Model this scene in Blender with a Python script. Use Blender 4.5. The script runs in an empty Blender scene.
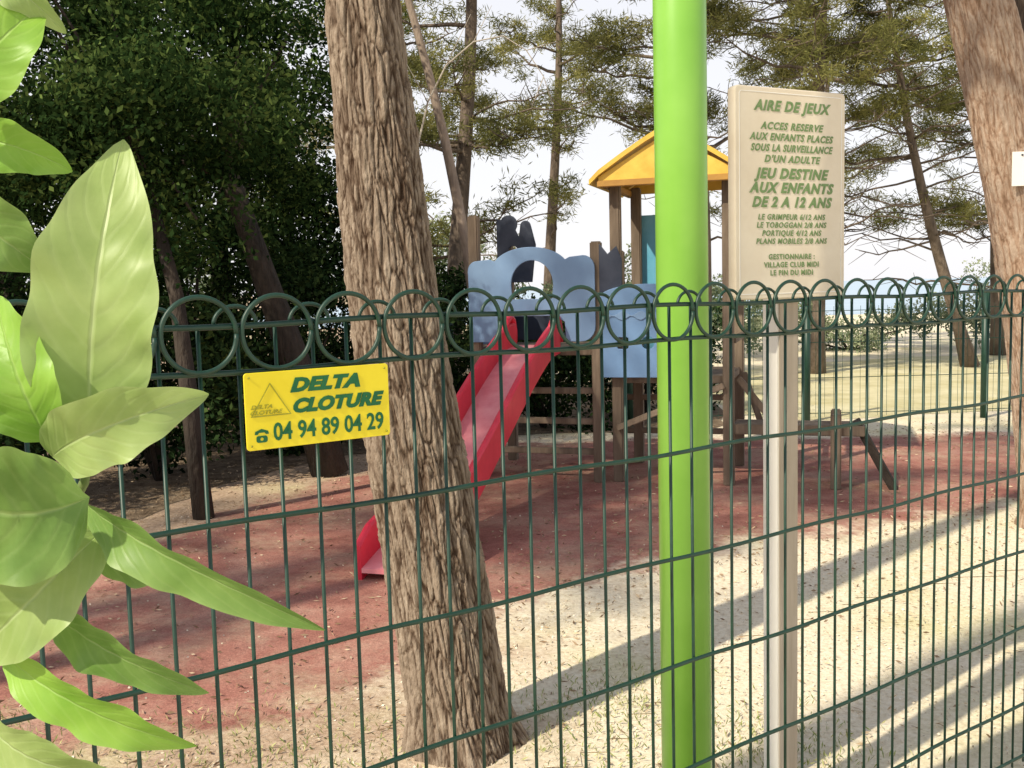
import bpy, math, random
import numpy as np
from mathutils import Vector, Matrix, noise
random.seed(7); RNG=np.random.default_rng(7)
S=bpy.context.scene; COL=S.collection
R=math.radians

# ------------------------------------------------------------ materials
def nodes_of(name):
    m=bpy.data.materials.new(name); m.use_nodes=True
    nt=m.node_tree; b=nt.nodes["Principled BSDF"]; return m,nt,b
def ramp(nt,stops):
    r=nt.nodes.new("ShaderNodeValToRGB")
    e=r.color_ramp.elements
    e[0].position=stops[0][0]; e[0].color=(*stops[0][1],1)
    e[1].position=stops[-1][0]; e[1].color=(*stops[-1][1],1)
    for p,c in stops[1:-1]:
        k=e.new(p); k.color=(*c,1)
    return r
def noise_mat(name,c1,c2,scale=8,rough=.6,bump=.2,bscale=60,c3=None,metal=0,spec=.4,stretch=None,bdist=.01,detail=4):
    m,nt,b=nodes_of(name)
    tc=nt.nodes.new("ShaderNodeTexCoord"); src=tc.outputs["Object"]
    if stretch:
        mp=nt.nodes.new("ShaderNodeMapping"); mp.inputs["Scale"].default_value=stretch
        nt.links.new(src,mp.inputs[0]); src=mp.outputs[0]
    n=nt.nodes.new("ShaderNodeTexNoise"); n.inputs["Scale"].default_value=scale; n.inputs["Detail"].default_value=detail; n.inputs["Roughness"].default_value=.65
    nt.links.new(src,n.inputs["Vector"])
    st=[(.3,c1),(.7,c2)] if c3 is None else [(.28,c1),(.5,c2),(.72,c3)]
    r=ramp(nt,st); nt.links.new(n.outputs["Fac"],r.inputs[0]); nt.links.new(r.outputs[0],b.inputs["Base Color"])
    if bump>0:
        n2=nt.nodes.new("ShaderNodeTexNoise"); n2.inputs["Scale"].default_value=bscale; n2.inputs["Detail"].default_value=3
        nt.links.new(src,n2.inputs["Vector"])
        bp=nt.nodes.new("ShaderNodeBump"); bp.inputs["Strength"].default_value=bump; bp.inputs["Distance"].default_value=bdist
        nt.links.new(n2.outputs["Fac"],bp.inputs["Height"]); nt.links.new(bp.outputs[0],b.inputs["Normal"])
    b.inputs["Roughness"].default_value=rough; b.inputs["Metallic"].default_value=metal
    b.inputs["Specular IOR Level"].default_value=spec
    return m
def leaf_mat(name,dark,mid,light,trans=.35,rough=.55):
    m,nt,b=nodes_of(name); nt.nodes.remove(b)
    a=nt.nodes.new("ShaderNodeAttribute"); a.attribute_name="tone"
    r=ramp(nt,[(0,dark),(.5,mid),(1,light)]); nt.links.new(a.outputs["Fac"],r.inputs[0])
    d=nt.nodes.new("ShaderNodeBsdfDiffuse"); nt.links.new(r.outputs[0],d.inputs[0])
    out=d.outputs[0]
    if trans>0:
        t=nt.nodes.new("ShaderNodeBsdfTranslucent"); nt.links.new(r.outputs[0],t.inputs[0])
        mx=nt.nodes.new("ShaderNodeMixShader"); mx.inputs[0].default_value=trans
        nt.links.new(out,mx.inputs[1]); nt.links.new(t.outputs[0],mx.inputs[2]); out=mx.outputs[0]
    nt.links.new(out,nt.nodes["Material Output"].inputs[0]); return m

M={}
M['fence']=noise_mat("fence_green_coat",(.006,.034,.021),(.012,.052,.032),40,.45,0,300,spec=.5)
M['pole']=noise_mat("lime_paint",(.19,.44,.05),(.25,.52,.08),3,.32,.12,25,spec=.5,bdist=.002)
M['bark_far']=noise_mat("far_bark",(.07,.052,.04),(.21,.16,.12),9,.9,.8,30,stretch=(1,1,.3),bdist=.04)
M['bark_pale']=noise_mat("pale_far_bark",(.20,.155,.12),(.38,.30,.24),12,.9,.6,40,stretch=(1,1,.3),bdist=.02)
M['bark_dark']=noise_mat("dark_bark",(.018,.014,.011),(.065,.05,.038),9,.9,.8,30,stretch=(1,1,.3),bdist=.04)
M['timber']=noise_mat("weathered_timber",(.10,.072,.05),(.26,.20,.145),10,.8,.5,60,stretch=(1,1,.12),bdist=.005)
M['signpost']=noise_mat("painted_post",(.80,.77,.71),(.90,.88,.83),5,.6,.1,60,stretch=(1,1,.4),bdist=.002)
M['postshade']=noise_mat("shaded_post_face",(.30,.25,.19),(.50,.43,.35),14,.8,.3,60,stretch=(1,1,.1),bdist=.003)  # weathered tan, darkened to stand for the shade on the post's front
M['deadwood']=noise_mat("pale_dead_wood",(.34,.30,.25),(.55,.50,.43),30,.8,.3,60)
M['cream']=noise_mat("cream_board",(.68,.59,.45),(.78,.70,.56),5,.6,.2,60,bdist=.002)
M['signgreen']=noise_mat("sign_green_paint",(.12,.21,.07),(.20,.30,.12),60,.5,0,100)
M['yellow']=noise_mat("yellow_plastic",(.80,.66,.015),(.90,.76,.03),9,.35,.06,60,bdist=.001)
M['plategreen']=noise_mat("plate_green_ink",(.0,.10,.035),(.01,.15,.05),30,.5,0,100)
M['plateolive']=noise_mat("plate_faint_ink",(.32,.32,.02),(.40,.38,.03),30,.5,0,100)
M['red']=noise_mat("red_plastic",(.62,.025,.055),(.78,.05,.085),4,.35,.1,30,bdist=.003)
M['redbed']=noise_mat("faded_red_bed",(.76,.22,.25),(.88,.37,.39),7,.3,.1,30,bdist=.003)
M['blue']=noise_mat("pale_blue_panel",(.16,.27,.45),(.21,.33,.51),1.5,.5,.1,30)
M['blue2']=noise_mat("mid_blue_panel",(.13,.24,.43),(.17,.29,.48),1.5,.5,.1,30)
M['navy']=noise_mat("navy_panel",(.025,.035,.06),(.05,.06,.09),4,.5,.1,30)
M['cyan']=noise_mat("cyan_panel",(.10,.34,.48),(.16,.42,.56),4,.5,.1,30)
M['roof']=noise_mat("yellow_roof",(.58,.36,.05),(.76,.51,.09),5,.5,.2,30)
M['roofunder']=noise_mat("roof_fascia",(.32,.16,.035),(.46,.25,.05),4,.5,.15,30)
M['lawn']=noise_mat("dry_lawn",(.54,.48,.25),(.76,.70,.47),1.5,.9,.8,40,spec=.1,bdist=.03)
M['shade_soil']=noise_mat("shaded_soil",(.09,.062,.04),(.21,.155,.105),6,.95,.8,40,c3=(.34,.265,.19),spec=.05,bdist=.03,detail=8)
M['sea']=noise_mat("sea_water",(.40,.52,.64),(.48,.60,.70),.3,.4,.2,3)
M['stem']=noise_mat("green_stem",(.10,.17,.04),(.18,.22,.08),30,.6,.3,100,bdist=.001)
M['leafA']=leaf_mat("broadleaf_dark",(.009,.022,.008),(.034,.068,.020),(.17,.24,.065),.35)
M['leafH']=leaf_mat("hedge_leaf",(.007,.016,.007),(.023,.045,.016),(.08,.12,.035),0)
M['needle']=leaf_mat("pine_needle",(.07,.08,.03),(.22,.22,.075),(.46,.42,.16),.45)
M['leafF']=leaf_mat("hazy_bush_leaf",(.12,.17,.10),(.26,.31,.19),(.44,.47,.30),.3)  # lighter leaf colours stand in for haze over the distance
M['litter']=leaf_mat("dry_litter",(.16,.10,.06),(.36,.26,.17),(.60,.48,.33),0)
M['grass']=leaf_mat("grass_blade",(.14,.18,.06),(.30,.34,.12),(.50,.48,.24),0)
M['stone']=leaf_mat("pebble",(.46,.38,.28),(.68,.59,.45),(.84,.77,.64),0)

def bark_material(name,c1,c2,c3,k0):
    m,nt,b=nodes_of(name)
    a=nt.nodes.new("ShaderNodeAttribute"); a.attribute_name="crack"
    tc=nt.nodes.new("ShaderNodeTexCoord")
    mp=nt.nodes.new("ShaderNodeMapping"); mp.inputs["Scale"].default_value=(1,1,.35); nt.links.new(tc.outputs["Object"],mp.inputs[0])
    n=nt.nodes.new("ShaderNodeTexNoise"); n.inputs["Scale"].default_value=34; n.inputs["Detail"].default_value=7; n.inputs["Roughness"].default_value=.75
    nt.links.new(mp.outputs[0],n.inputs["Vector"])
    r=ramp(nt,[(.25,c1),(.5,c2),(.75,c3)]); nt.links.new(n.outputs["Fac"],r.inputs[0])
    r2=ramp(nt,[(0,k0),(.3,tuple(min(1,x+.38) for x in k0)),(.6,(1,1,1))]); nt.links.new(a.outputs["Fac"],r2.inputs[0])
    mx=nt.nodes.new("ShaderNodeMix"); mx.data_type='RGBA'; mx.blend_type='MULTIPLY'; mx.inputs[0].default_value=1
    nt.links.new(r.outputs[0],mx.inputs[6]); nt.links.new(r2.outputs[0],mx.inputs[7]); nt.links.new(mx.outputs[2],b.inputs["Base Color"])
    n2=nt.nodes.new("ShaderNodeTexNoise"); n2.inputs["Scale"].default_value=120; n2.inputs["Detail"].default_value=5
    nt.links.new(mp.outputs[0],n2.inputs["Vector"])
    bp=nt.nodes.new("ShaderNodeBump"); bp.inputs["Strength"].default_value=1; bp.inputs["Distance"].default_value=.008
    nt.links.new(n2.outputs["Fac"],bp.inputs["Height"]); nt.links.new(bp.outputs[0],b.inputs["Normal"])
    b.inputs["Roughness"].default_value=.9; b.inputs["Specular IOR Level"].default_value=.1
    return m
M['bark']=bark_material("pine_bark",(.145,.108,.08),(.275,.215,.163),(.45,.375,.295),(.17,.125,.10))
M['bark2']=bark_material("pale_pine_bark",(.25,.18,.13),(.41,.31,.235),(.56,.45,.36),(.45,.36,.30))

def ground_material(name,rubber=False):
    m,nt,b=nodes_of(name)
    tc=nt.nodes.new("ShaderNodeTexCoord"); o=tc.outputs["Object"]
    def N(s,d=5,ro=.6):
        n=nt.nodes.new("ShaderNodeTexNoise"); n.inputs["Scale"].default_value=s; n.inputs["Detail"].default_value=d; n.inputs["Roughness"].default_value=ro
        nt.links.new(o,n.inputs["Vector"]); return n
    def MX(f,a,c,blend='MIX'):
        mx=nt.nodes.new("ShaderNodeMix"); mx.data_type='RGBA'; mx.blend_type=blend
        if isinstance(f,float): mx.inputs[0].default_value=f
        else: nt.links.new(f,mx.inputs[0])
        nt.links.new(a,mx.inputs[6]); nt.links.new(c,mx.inputs[7]); return mx.outputs[2]
    def mth(op,a,bv):
        n=nt.nodes.new("ShaderNodeMath"); n.operation=op
        for i,x in enumerate([a,bv]):
            if isinstance(x,(int,float)): n.inputs[i].default_value=x
            else: nt.links.new(x,n.inputs[i])
        return n.outputs[0]
    big=N(.7,6); fine=N(38,5,.75)
    r=ramp(nt,[(.3,(.60,.50,.35)),(.5,(.82,.72,.54)),(.72,(.93,.86,.70))]); nt.links.new(fine.outputs["Fac"],r.inputs[0])
    g=ramp(nt,[(.3,(.44,.42,.20)),(.5,(.66,.60,.34)),(.72,(.84,.78,.50))]); nt.links.new(fine.outputs["Fac"],g.inputs[0])
    e=ramp(nt,[(.3,(.32,.215,.145)),(.5,(.49,.355,.25)),(.72,(.67,.53,.40))]); nt.links.new(fine.outputs["Fac"],e.inputs[0])
    k=ramp(nt,[(.50,(0,0,0)),(.70,(.9,.9,.9))]); nt.links.new(big.outputs["Fac"],k.inputs[0])
    sx=nt.nodes.new("ShaderNodeSeparateXYZ"); nt.links.new(o,sx.inputs[0]); b2=N(1.1,6,.7)
    ev=mth('ADD',mth('MULTIPLY',sx.outputs[0],-.6),mth('ADD',.36,mth('MULTIPLY',mth('SUBTRACT',b2.outputs["Fac"],.5),2.4)))
    ek=ramp(nt,[(.15,(0,0,0)),(.85,(1,1,1))]); nt.links.new(ev,ek.inputs[0])
    col=MX(k.outputs[0],MX(ek.outputs[0],r.outputs[0],e.outputs[0]),g.outputs[0])
    if rubber:
        mid=N(2.3,6,.7); gr=N(130,2,.6)
        rr=ramp(nt,[(.30,(.25,.10,.08)),(.5,(.41,.185,.145)),(.70,(.54,.31,.24))]); nt.links.new(mid.outputs["Fac"],rr.inputs[0])
        gg=ramp(nt,[(.3,(.70,.70,.70)),(.7,(1.15,1.15,1.15))]); nt.links.new(gr.outputs["Fac"],gg.inputs[0])
        rc=MX(1.0,rr.outputs[0],gg.outputs[0],'MULTIPLY')
        dr=N(1.4,7,.75); dk=ramp(nt,[(.48,(0,0,0)),(.68,(.7,.7,.7))]); nt.links.new(dr.outputs["Fac"],dk.inputs[0])
        rc=MX(dk.outputs[0],rc,e.outputs[0])
        at=nt.nodes.new("ShaderNodeAttribute"); at.attribute_name="inset"
        ed=N(2.4,8,.72)
        v=mth('ADD',at.outputs["Fac"],mth('MULTIPLY',mth('SUBTRACT',ed.outputs["Fac"],.5),1.5))
        er=ramp(nt,[(.0,(0,0,0)),(.28,(1,1,1))]); nt.links.new(v,er.inputs[0])
        col=MX(er.outputs[0],col,rc)
    nt.links.new(col,b.inputs["Base Color"])
    bp=nt.nodes.new("ShaderNodeBump"); bp.inputs["Strength"].default_value=.6; bp.inputs["Distance"].default_value=.012
    nt.links.new(fine.outputs["Fac"],bp.inputs["Height"]); nt.links.new(bp.outputs[0],b.inputs["Normal"])
    b.inputs["Roughness"].default_value=.95; b.inputs["Specular IOR Level"].default_value=.1
    return m
M['ground']=ground_material("gravel_and_earth"); M['rubber']=ground_material("worn_red_rubber",True)

def bigleaf_material(name,c1,c2,vein):
    m,nt,b=nodes_of(name)
    uv=nt.nodes.new("ShaderNodeUVMap"); uv.uv_map="UVMap"
    sep=nt.nodes.new("ShaderNodeSeparateXYZ"); nt.links.new(uv.outputs[0],sep.inputs[0])
    def mth(op,a,bv=None,c=None):
        n=nt.nodes.new("ShaderNodeMath"); n.operation=op
        for i,x in enumerate([a,bv,c]):
            if x is None: continue
            if isinstance(x,(int,float)): n.inputs[i].default_value=x
            else: nt.links.new(x,n.inputs[i])
        return n.outputs[0]
    tc=nt.nodes.new("ShaderNodeTexCoord")
    n=nt.nodes.new("ShaderNodeTexNoise"); n.inputs["Scale"].default_value=30; n.inputs["Detail"].default_value=6; nt.links.new(tc.outputs["Object"],n.inputs["Vector"])
    au=mth('ABSOLUTE',mth('SUBTRACT',sep.outputs[0],.5))
    mid=mth('SUBTRACT',1.0,mth('MINIMUM',mth('MULTIPLY',au,34.0),1.0))
    ph=mth('ADD',mth('SUBTRACT',mth('MULTIPLY',sep.outputs[1],9.0),mth('MULTIPLY',mth('POWER',au,1.3),6.0)),mth('MULTIPLY',n.outputs["Fac"],1.0))
    fr=mth('ABSOLUTE',mth('SUBTRACT',mth('FRACT',ph),.5))
    side=mth('SUBTRACT',1.0,mth('MINIMUM',mth('MULTIPLY',fr,5.0),1.0))
    fac=mth('MAXIMUM',mth('MULTIPLY',mid,.6),mth('MULTIPLY',side,.13))
    r=ramp(nt,[(.3,c1),(.7,c2)]); nt.links.new(n.outputs["Fac"],r.inputs[0])
    edge=mth('MULTIPLY',mth('POWER',mth('MULTIPLY',au,2.0),10.0),.3)
    mx=nt.nodes.new("ShaderNodeMix"); mx.data_type='RGBA'; nt.links.new(mth('MAXIMUM',fac,edge),mx.inputs[0]); nt.links.new(r.outputs[0],mx.inputs[6]); mx.inputs[7].default_value=(*vein,1)
    nt.links.new(mx.outputs[2],b.inputs["Base Color"])
    bp=nt.nodes.new("ShaderNodeBump"); bp.inputs["Strength"].default_value=.5; bp.inputs["Distance"].default_value=.002
    nt.links.new(fac,bp.inputs["Height"]); bp.invert=True; nt.links.new(bp.outputs[0],b.inputs["Normal"])
    b.inputs["Roughness"].default_value=.42; b.inputs["Specular IOR Level"].default_value=.4
    t=nt.nodes.new("ShaderNodeBsdfTranslucent"); nt.links.new(mx.outputs[2],t.inputs[0])
    ms=nt.nodes.new("ShaderNodeMixShader"); ms.inputs[0].default_value=.38
    nt.links.new(b.outputs[0],ms.inputs[1]); nt.links.new(t.outputs[0],ms.inputs[2]); nt.links.new(ms.outputs[0],nt.nodes["Material Output"].inputs[0])
    return m
M['bl1']=bigleaf_material("fresh_leaf",(.30,.43,.12),(.43,.56,.20),(.56,.67,.33))
M['bl2']=bigleaf_material("mature_leaf",(.15,.28,.055),(.27,.43,.11),(.42,.55,.21))
M['bl3']=bigleaf_material("bright_leaf",(.22,.44,.05),(.34,.58,.09),(.47,.67,.20))

# ------------------------------------------------------------ helpers
def empty(name,loc=(0,0,0),label=None,category=None,rot=0,group=None):
    o=bpy.data.objects.new(name,None); o.location=loc; o.rotation_euler=(0,0,rot); COL.objects.link(o)
    if label:o["label"]=label
    if category:o["category"]=category
    if group:o["group"]=group
    return o
def obj(name,mesh,parent=None,loc=(0,0,0),mat=None,label=None,category=None,kind=None,rot=(0,0,0)):
    if mat is not None and not mesh.materials: mesh.materials.append(mat)
    o=bpy.data.objects.new(name,mesh); o.location=loc; o.rotation_euler=rot; COL.objects.link(o)
    if parent:o.parent=parent
    if label:o["label"]=label
    if category:o["category"]=category
    if kind:o["kind"]=kind
    return o
def mesh_from(name,v,f,smooth=False):
    me=bpy.data.meshes.new(name); me.from_pydata([tuple(x) for x in v],[],f)
    if smooth: me.polygons.foreach_set("use_smooth",[True]*len(me.polygons))
    me.update(); return me
def box_mesh(name,sx,sy,sz,bev=.006,z0=None):
    import bmesh
    bm=bmesh.new(); bmesh.ops.create_cube(bm,size=1)
    bmesh.ops.scale(bm,vec=(sx,sy,sz),verts=bm.verts)
    if bev: bmesh.ops.bevel(bm,geom=bm.edges[:],offset=bev,segments=2,affect='EDGES')
    me=bpy.data.meshes.new(name); bm.to_mesh(me); bm.free(); return me
def beam(name,a,b,sx,sy,mat,parent,bev=.006,**k):
    a=Vector(a);b=Vector(b); d=b-a
    me=box_mesh(name,sx,sy,d.length,bev)
    q=d.to_track_quat('Z','Y'); 
    if abs(d.normalized().z)>.999: q=Matrix.Identity(3).to_quaternion()
    me.transform(Matrix.Translation((a+b)/2)@q.to_matrix().to_4x4())
    return obj(name,me,parent,mat=mat,**k)
def tube(path,radii,n=10,V=None,F=None,cap=True):
    V=[] if V is None else V; F=[] if F is None else F
    pts=[Vector(p) for p in path]; base=len(V)
    up=Vector((0,1,0)) 
    prev=None
    for i,p in enumerate(pts):
        d=(pts[min(i+1,len(pts)-1)]-pts[max(i-1,0)]).normalized()
        if prev is None:
            x=d.cross(up if abs(d.y)<.9 else Vector((1,0,0))).normalized()
        else:
            x=(prev-d*prev.dot(d)).normalized()
        prev=x; y=d.cross(x)
        for k in range(n):
            a=2*math.pi*k/n; V.append(p+(x*math.cos(a)+y*math.sin(a))*radii[i])
    for i in range(len(pts)-1):
        for k in range(n):
            a=base+i*n+k; b=base+i*n+(k+1)%n
            F.append((a,b,b+n,a+n))
    if cap:
        F.append(tuple(base+k for k in range(n))[::-1]); F.append(tuple(base+(len(pts)-1)*n+k for k in range(n)))
    return V,F
def tube_mesh(name,path,radii,n=10):
    if isinstance(radii,(int,float)): radii=[radii]*len(path)
    V,F=tube(path,radii,n); return mesh_from(name,V,F,True)
def curve_plate(name,outlines,thick,bev=.004):
    c=bpy.data.curves.new(name,'CURVE'); c.dimensions='2D'; c.fill_mode='BOTH'; c.extrude=max(thick/2-bev,.0001); c.bevel_depth=bev; c.bevel_resolution=2
    for ol in outlines:
        s=c.splines.new('POLY'); s.points.add(len(ol)-1)
        for p,q in zip(s.points,ol): p.co=(q[0],q[1],0,1)
        s.use_cyclic_u=True
    o=bpy.data.objects.new("tmp",c); COL.objects.link(o); bpy.context.view_layer.update()
    me=bpy.data.meshes.new_from_object(o.evaluated_get(bpy.context.evaluated_depsgraph_get()))
    bpy.data.objects.remove(o); me.transform(Matrix.Rotation(R(90),4,'X')); me.name=name
    me.materials.clear(); return me
def text_mesh(name,body,size,shear=0,off=0,xs=1,ext=.0006,align='CENTER',spacing=1):
    c=bpy.data.curves.new(name,'FONT'); c.body=body; c.size=size; c.shear=shear; c.offset=off; c.extrude=ext; c.align_x=align; c.space_character=spacing; c.resolution_u=3
    o=bpy.data.objects.new("tmp",c); COL.objects.link(o); bpy.context.view_layer.update()
    me=bpy.data.meshes.new_from_object(o.evaluated_get(bpy.context.evaluated_depsgraph_get()))
    bpy.data.objects.remove(o); me.transform(Matrix.Rotation(R(90),4,'X')@Matrix.Diagonal((xs,1,1,1))); me.name=name; me.materials.clear()
    return me
def smooth_closed(pts,n=6,jit=0):
    out=[];L=len(pts)
    for i in range(L):
        p0,p1,p2,p3=[Vector(pts[(i+j-1)%L]).to_3d() for j in range(4)]
        for k in range(n):
            t=k/n
            q=.5*((2*p1)+(-p0+p2)*t+(2*p0-5*p1+4*p2-p3)*t*t+(-p0+3*p1-3*p2+p3)*t**3)
            q+=Vector((random.uniform(-jit,jit),random.uniform(-jit,jit),0)); out.append(q)
    return out
def arc(cx,cz,r,a0,a1,n=16,rz=None):
    rz=r if rz is None else rz
    return [(cx+r*math.cos(R(a0+(a1-a0)*i/n)),cz+rz*math.sin(R(a0+(a1-a0)*i/n))) for i in range(n+1)]

def cards(name,C,L,W,tone,dirs=None,bend=0):
    n=len(C); C=np.asarray(C,float)
    if dirs is None:
        d=RNG.normal(size=(n,3)); 
    else: d=np.asarray(dirs,float)
    d/=np.linalg.norm(d,axis=1)[:,None]+1e-9
    r=RNG.normal(size=(n,3)); s=np.cross(d,r); s/=np.linalg.norm(s,axis=1)[:,None]+1e-9
    L=np.broadcast_to(L,(n,))[:,None]*RNG.uniform(.7,1.3,(n,1)); W=np.broadcast_to(W,(n,))[:,None]*RNG.uniform(.7,1.3,(n,1))
    v=np.empty((n,4,3)); v[:,0]=C-d*L/2; v[:,1]=C+s*W/2; v[:,2]=C+d*L/2; v[:,3]=C-s*W/2
    me=bpy.data.meshes.new(name); me.vertices.add(n*4); me.vertices.foreach_set("co",v.reshape(-1).astype(np.float32))
    me.loops.add(n*4); me.loops.foreach_set("vertex_index",np.arange(n*4,dtype=np.int32))
    me.polygons.add(n); me.polygons.foreach_set("loop_start",np.arange(0,n*4,4,dtype=np.int32)); me.polygons.foreach_set("loop_total",np.full(n,4,dtype=np.int32))
    me.update(calc_edges=True)
    at=me.attributes.new("tone",'FLOAT','POINT'); at.data.foreach_set("value",np.repeat(np.clip(tone,0,1),4).astype(np.float32))
    return me
def blob_points(blobs,per,shell=.55):
    P=[];T=[]
    for (c,r) in blobs:
        n=per
        d=RNG.normal(size=(n,3)); d/=np.linalg.norm(d,axis=1)[:,None]
        rad=RNG.uniform(shell**2,1,(n,1))**.5*(1+.25*RNG.normal(size=(n,1))*.6)
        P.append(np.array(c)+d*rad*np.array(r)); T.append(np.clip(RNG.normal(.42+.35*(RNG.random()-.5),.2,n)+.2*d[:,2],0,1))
    return np.concatenate(P),np.concatenate(T)
def crown_blobs(center,rad,n,sub):
    out=[]
    for i in range(n):
        d=RNG.normal(size=3); d/=np.linalg.norm(d); k=RNG.uniform(.35,1)
        c=np.array(center)+d*k*np.array(rad); s=sub*RNG.uniform(.6,1.3)
        out.append((c,(s,s,s*.75)))
    return out

# ------------------------------------------------------------ world / sun / camera
SUN_EL=41; sv=Vector((-.75,-.66,0)).normalized()*math.cos(R(SUN_EL)); sv.z=math.sin(R(SUN_EL))
w=bpy.data.worlds.new("World"); S.world=w; w.use_nodes=True
wn=w.node_tree
sky=wn.nodes.new("ShaderNodeTexSky"); sky.sky_type='NISHITA'; sky.sun_disc=False; sky.sun_elevation=R(SUN_EL); sky.sun_rotation=math.atan2(sv.x,sv.y)%(2*math.pi)
sky.dust_density=1.5; sky.air_density=1.0; sky.ozone_density=1
tc=wn.nodes.new("ShaderNodeTexCoord"); sp_=wn.nodes.new("ShaderNodeSeparateXYZ"); wn.links.new(tc.outputs["Generated"],sp_.inputs[0])
hr=ramp(wn,[(0,(.90,)*3),(.30,(.80,)*3),(.75,(.2,)*3)]); wn.links.new(sp_.outputs[2],hr.inputs[0])
hm=wn.nodes.new("ShaderNodeMix"); hm.data_type='RGBA'; wn.links.new(hr.outputs[0],hm.inputs[0]); wn.links.new(sky.outputs[0],hm.inputs[6]); hm.inputs[7].default_value=(8.1,8.0,8.2,1)
bg=wn.nodes["Background"]; bg.inputs[1].default_value=.132; wn.links.new(hm.outputs[2],bg.inputs[0])
sl=bpy.data.lights.new("sun",'SUN'); sl.energy=5; sl.angle=R(.8); sl.color=(1,.91,.73)
so=bpy.data.objects.new("sun",sl); so.rotation_euler=sv.to_track_quat('Z','Y').to_euler(); so.location=(-6,-6,9); COL.objects.link(so)
cam=bpy.data.cameras.new("camera"); cam.lens=35.15; cam.sensor_width=36; cam.clip_end=3000; cam.clip_start=.05
co=bpy.data.objects.new("camera",cam); co.matrix_world=Matrix.Translation((0,0,1.6))@Matrix.Rotation(R(90-5.5),4,'X')@Matrix.Rotation(R(-1.5),4,'Z'); COL.objects.link(co); S.camera=co
S.view_settings.view_transform='Standard'; S.view_settings.look='None'; S.view_settings.exposure=0

# ------------------------------------------------------------ ground
def sheet(name,pts,z,mat,**k):
    me=mesh_from(name,[(p[0],p[1],z) for p in pts],[tuple(range(len(pts)))]); return obj(name,me,mat=mat,kind="structure",**k)
sheet("ground",[(-600,-600),(600,-600),(600,900),(-600,900)],0,M['ground'])
RUBK=[(-2.6,3.9),(-1.7,3.4),(-1.0,3.5),(-.5,4.0),(.1,4.85),(1.25,5.75),(3.5,6.7),(5.6,7.3),(5.6,9.9),(3,10.2),(.5,10.4),(-.9,9.4),(-1.8,8.2),(-2.5,6.5),(-2.9,5.2)]
rub=smooth_closed(RUBK,16,.0)
def inside(P,poly):
    x,y=P[:,0],P[:,1]; c=np.zeros(len(P),bool); j=len(poly)-1
    for i in range(len(poly)):
        xi,yi=poly[i][0],poly[i][1]; xj,yj=poly[j][0],poly[j][1]
        if yi!=yj:
            c^=((yi>y)!=(yj>y))&(x<(xj-xi)*(y-yi)/(yj-yi)+xi)
        j=i
    return c
def sdist(P):
    E=np.array([(p[0],p[1]) for p in rub]); d=np.min(np.linalg.norm(P[:,None,:2]-E[None],axis=2),axis=1)
    return np.where(inside(P,rub),d,-d)
xs_=np.arange(-4.4,7,.1); ys_=np.arange(2.2,11.8,.1)
GX,GY=np.meshgrid(xs_,ys_); PG=np.c_[GX.ravel(),GY.ravel(),np.full(GX.size,.004)]; sd=sdist(PG); nx=len(xs_)
FF=[]
for j in range(len(ys_)-1):
    for i in range(nx-1):
        a=j*nx+i
        if max(sd[a],sd[a+1],sd[a+nx],sd[a+nx+1])>-.95: FF.append((a,a+1,a+nx+1,a+nx))
me=mesh_from("play_area_surface",PG,FF); at=me.attributes.new("inset",'FLOAT','POINT'); at.data.foreach_set("value",sd.astype(np.float32))
obj("play_area_surface",me,mat=M['rubber'],kind="structure")
sheet("shade_soil",smooth_closed([(-14,5.5),(-5,5.6),(-3.1,6.2),(-2.5,8.2),(-1.6,9.7),(.3,10.8),(2.3,11.0),(2.2,16),(-3,17),(-16,17)],14,.05),.008,M['shade_soil'])  # brown earth, its dark colour also painting the shade under the left trees
sheet("lawn",smooth_closed([(2.9,11.8),(5.5,11.7),(10,12),(16,13),(15,19),(8,20),(3.4,17)],8,.05),.004,M['lawn'])
sheet("sea",[(-20,45),(500,45),(500,880),(-20,880)],.004,M['sea'])

def scatter(n,poly,zc):
    P=np.empty((n,3)); P[:,0]=RNG.uniform(poly[0],poly[1],n); P[:,1]=RNG.uniform(poly[2],poly[3],n); P[:,2]=zc; return P
P=scatter(20000,(-2.5,5.5,2.2,7.2),.007); P=P[~(inside(P,rub)&(RNG.random(len(P))<.93))]; d=RNG.normal(size=(len(P),3)); d[:,2]*=.2
obj("gravel",cards("gravel",P,.013,.010,RNG.random(len(P)),d),mat=M['stone'],kind="stuff",label="pale loose gravel around the play area",category="gravel")
P=scatter(13000,(-4,5.5,2.6,11),.012); sdl=sdist(P); P=P[(RNG.random(len(P))<np.clip(1.0-np.abs(sdl)*.5,.3,1))]; d=RNG.normal(size=(len(P),3)); d[:,2]*=.2
obj("leaf_litter",cards("leaf_litter",P,.035,.009,RNG.random(len(P)),d),mat=M['litter'],kind="stuff",label="dry brown leaf litter on gravel and rubber",category="leaf litter")
gc=[(-1.2,3.1,.6),(.35,3.7,.4),(.9,3.3,.35),(-.7,3.3,.45),(-2,3.5,.4),(.4,3.2,.5)]
G=[]
for x,y,r in gc:
    n=600; a=RNG.normal(size=(n,2))*r*.55; G.append(np.c_[x+a[:,0],y+a[:,1],np.full(n,.014)])
G=np.concatenate(G); d=RNG.normal(size=(len(G),3)); d[:,:2]*=.7; d[:,2]=1
obj("grass",cards("grass",G,.028,.005,RNG.random(len(G)),d),mat=M['grass'],kind="stuff",label="thin dry grass tufts by the fence",category="grass")

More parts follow.
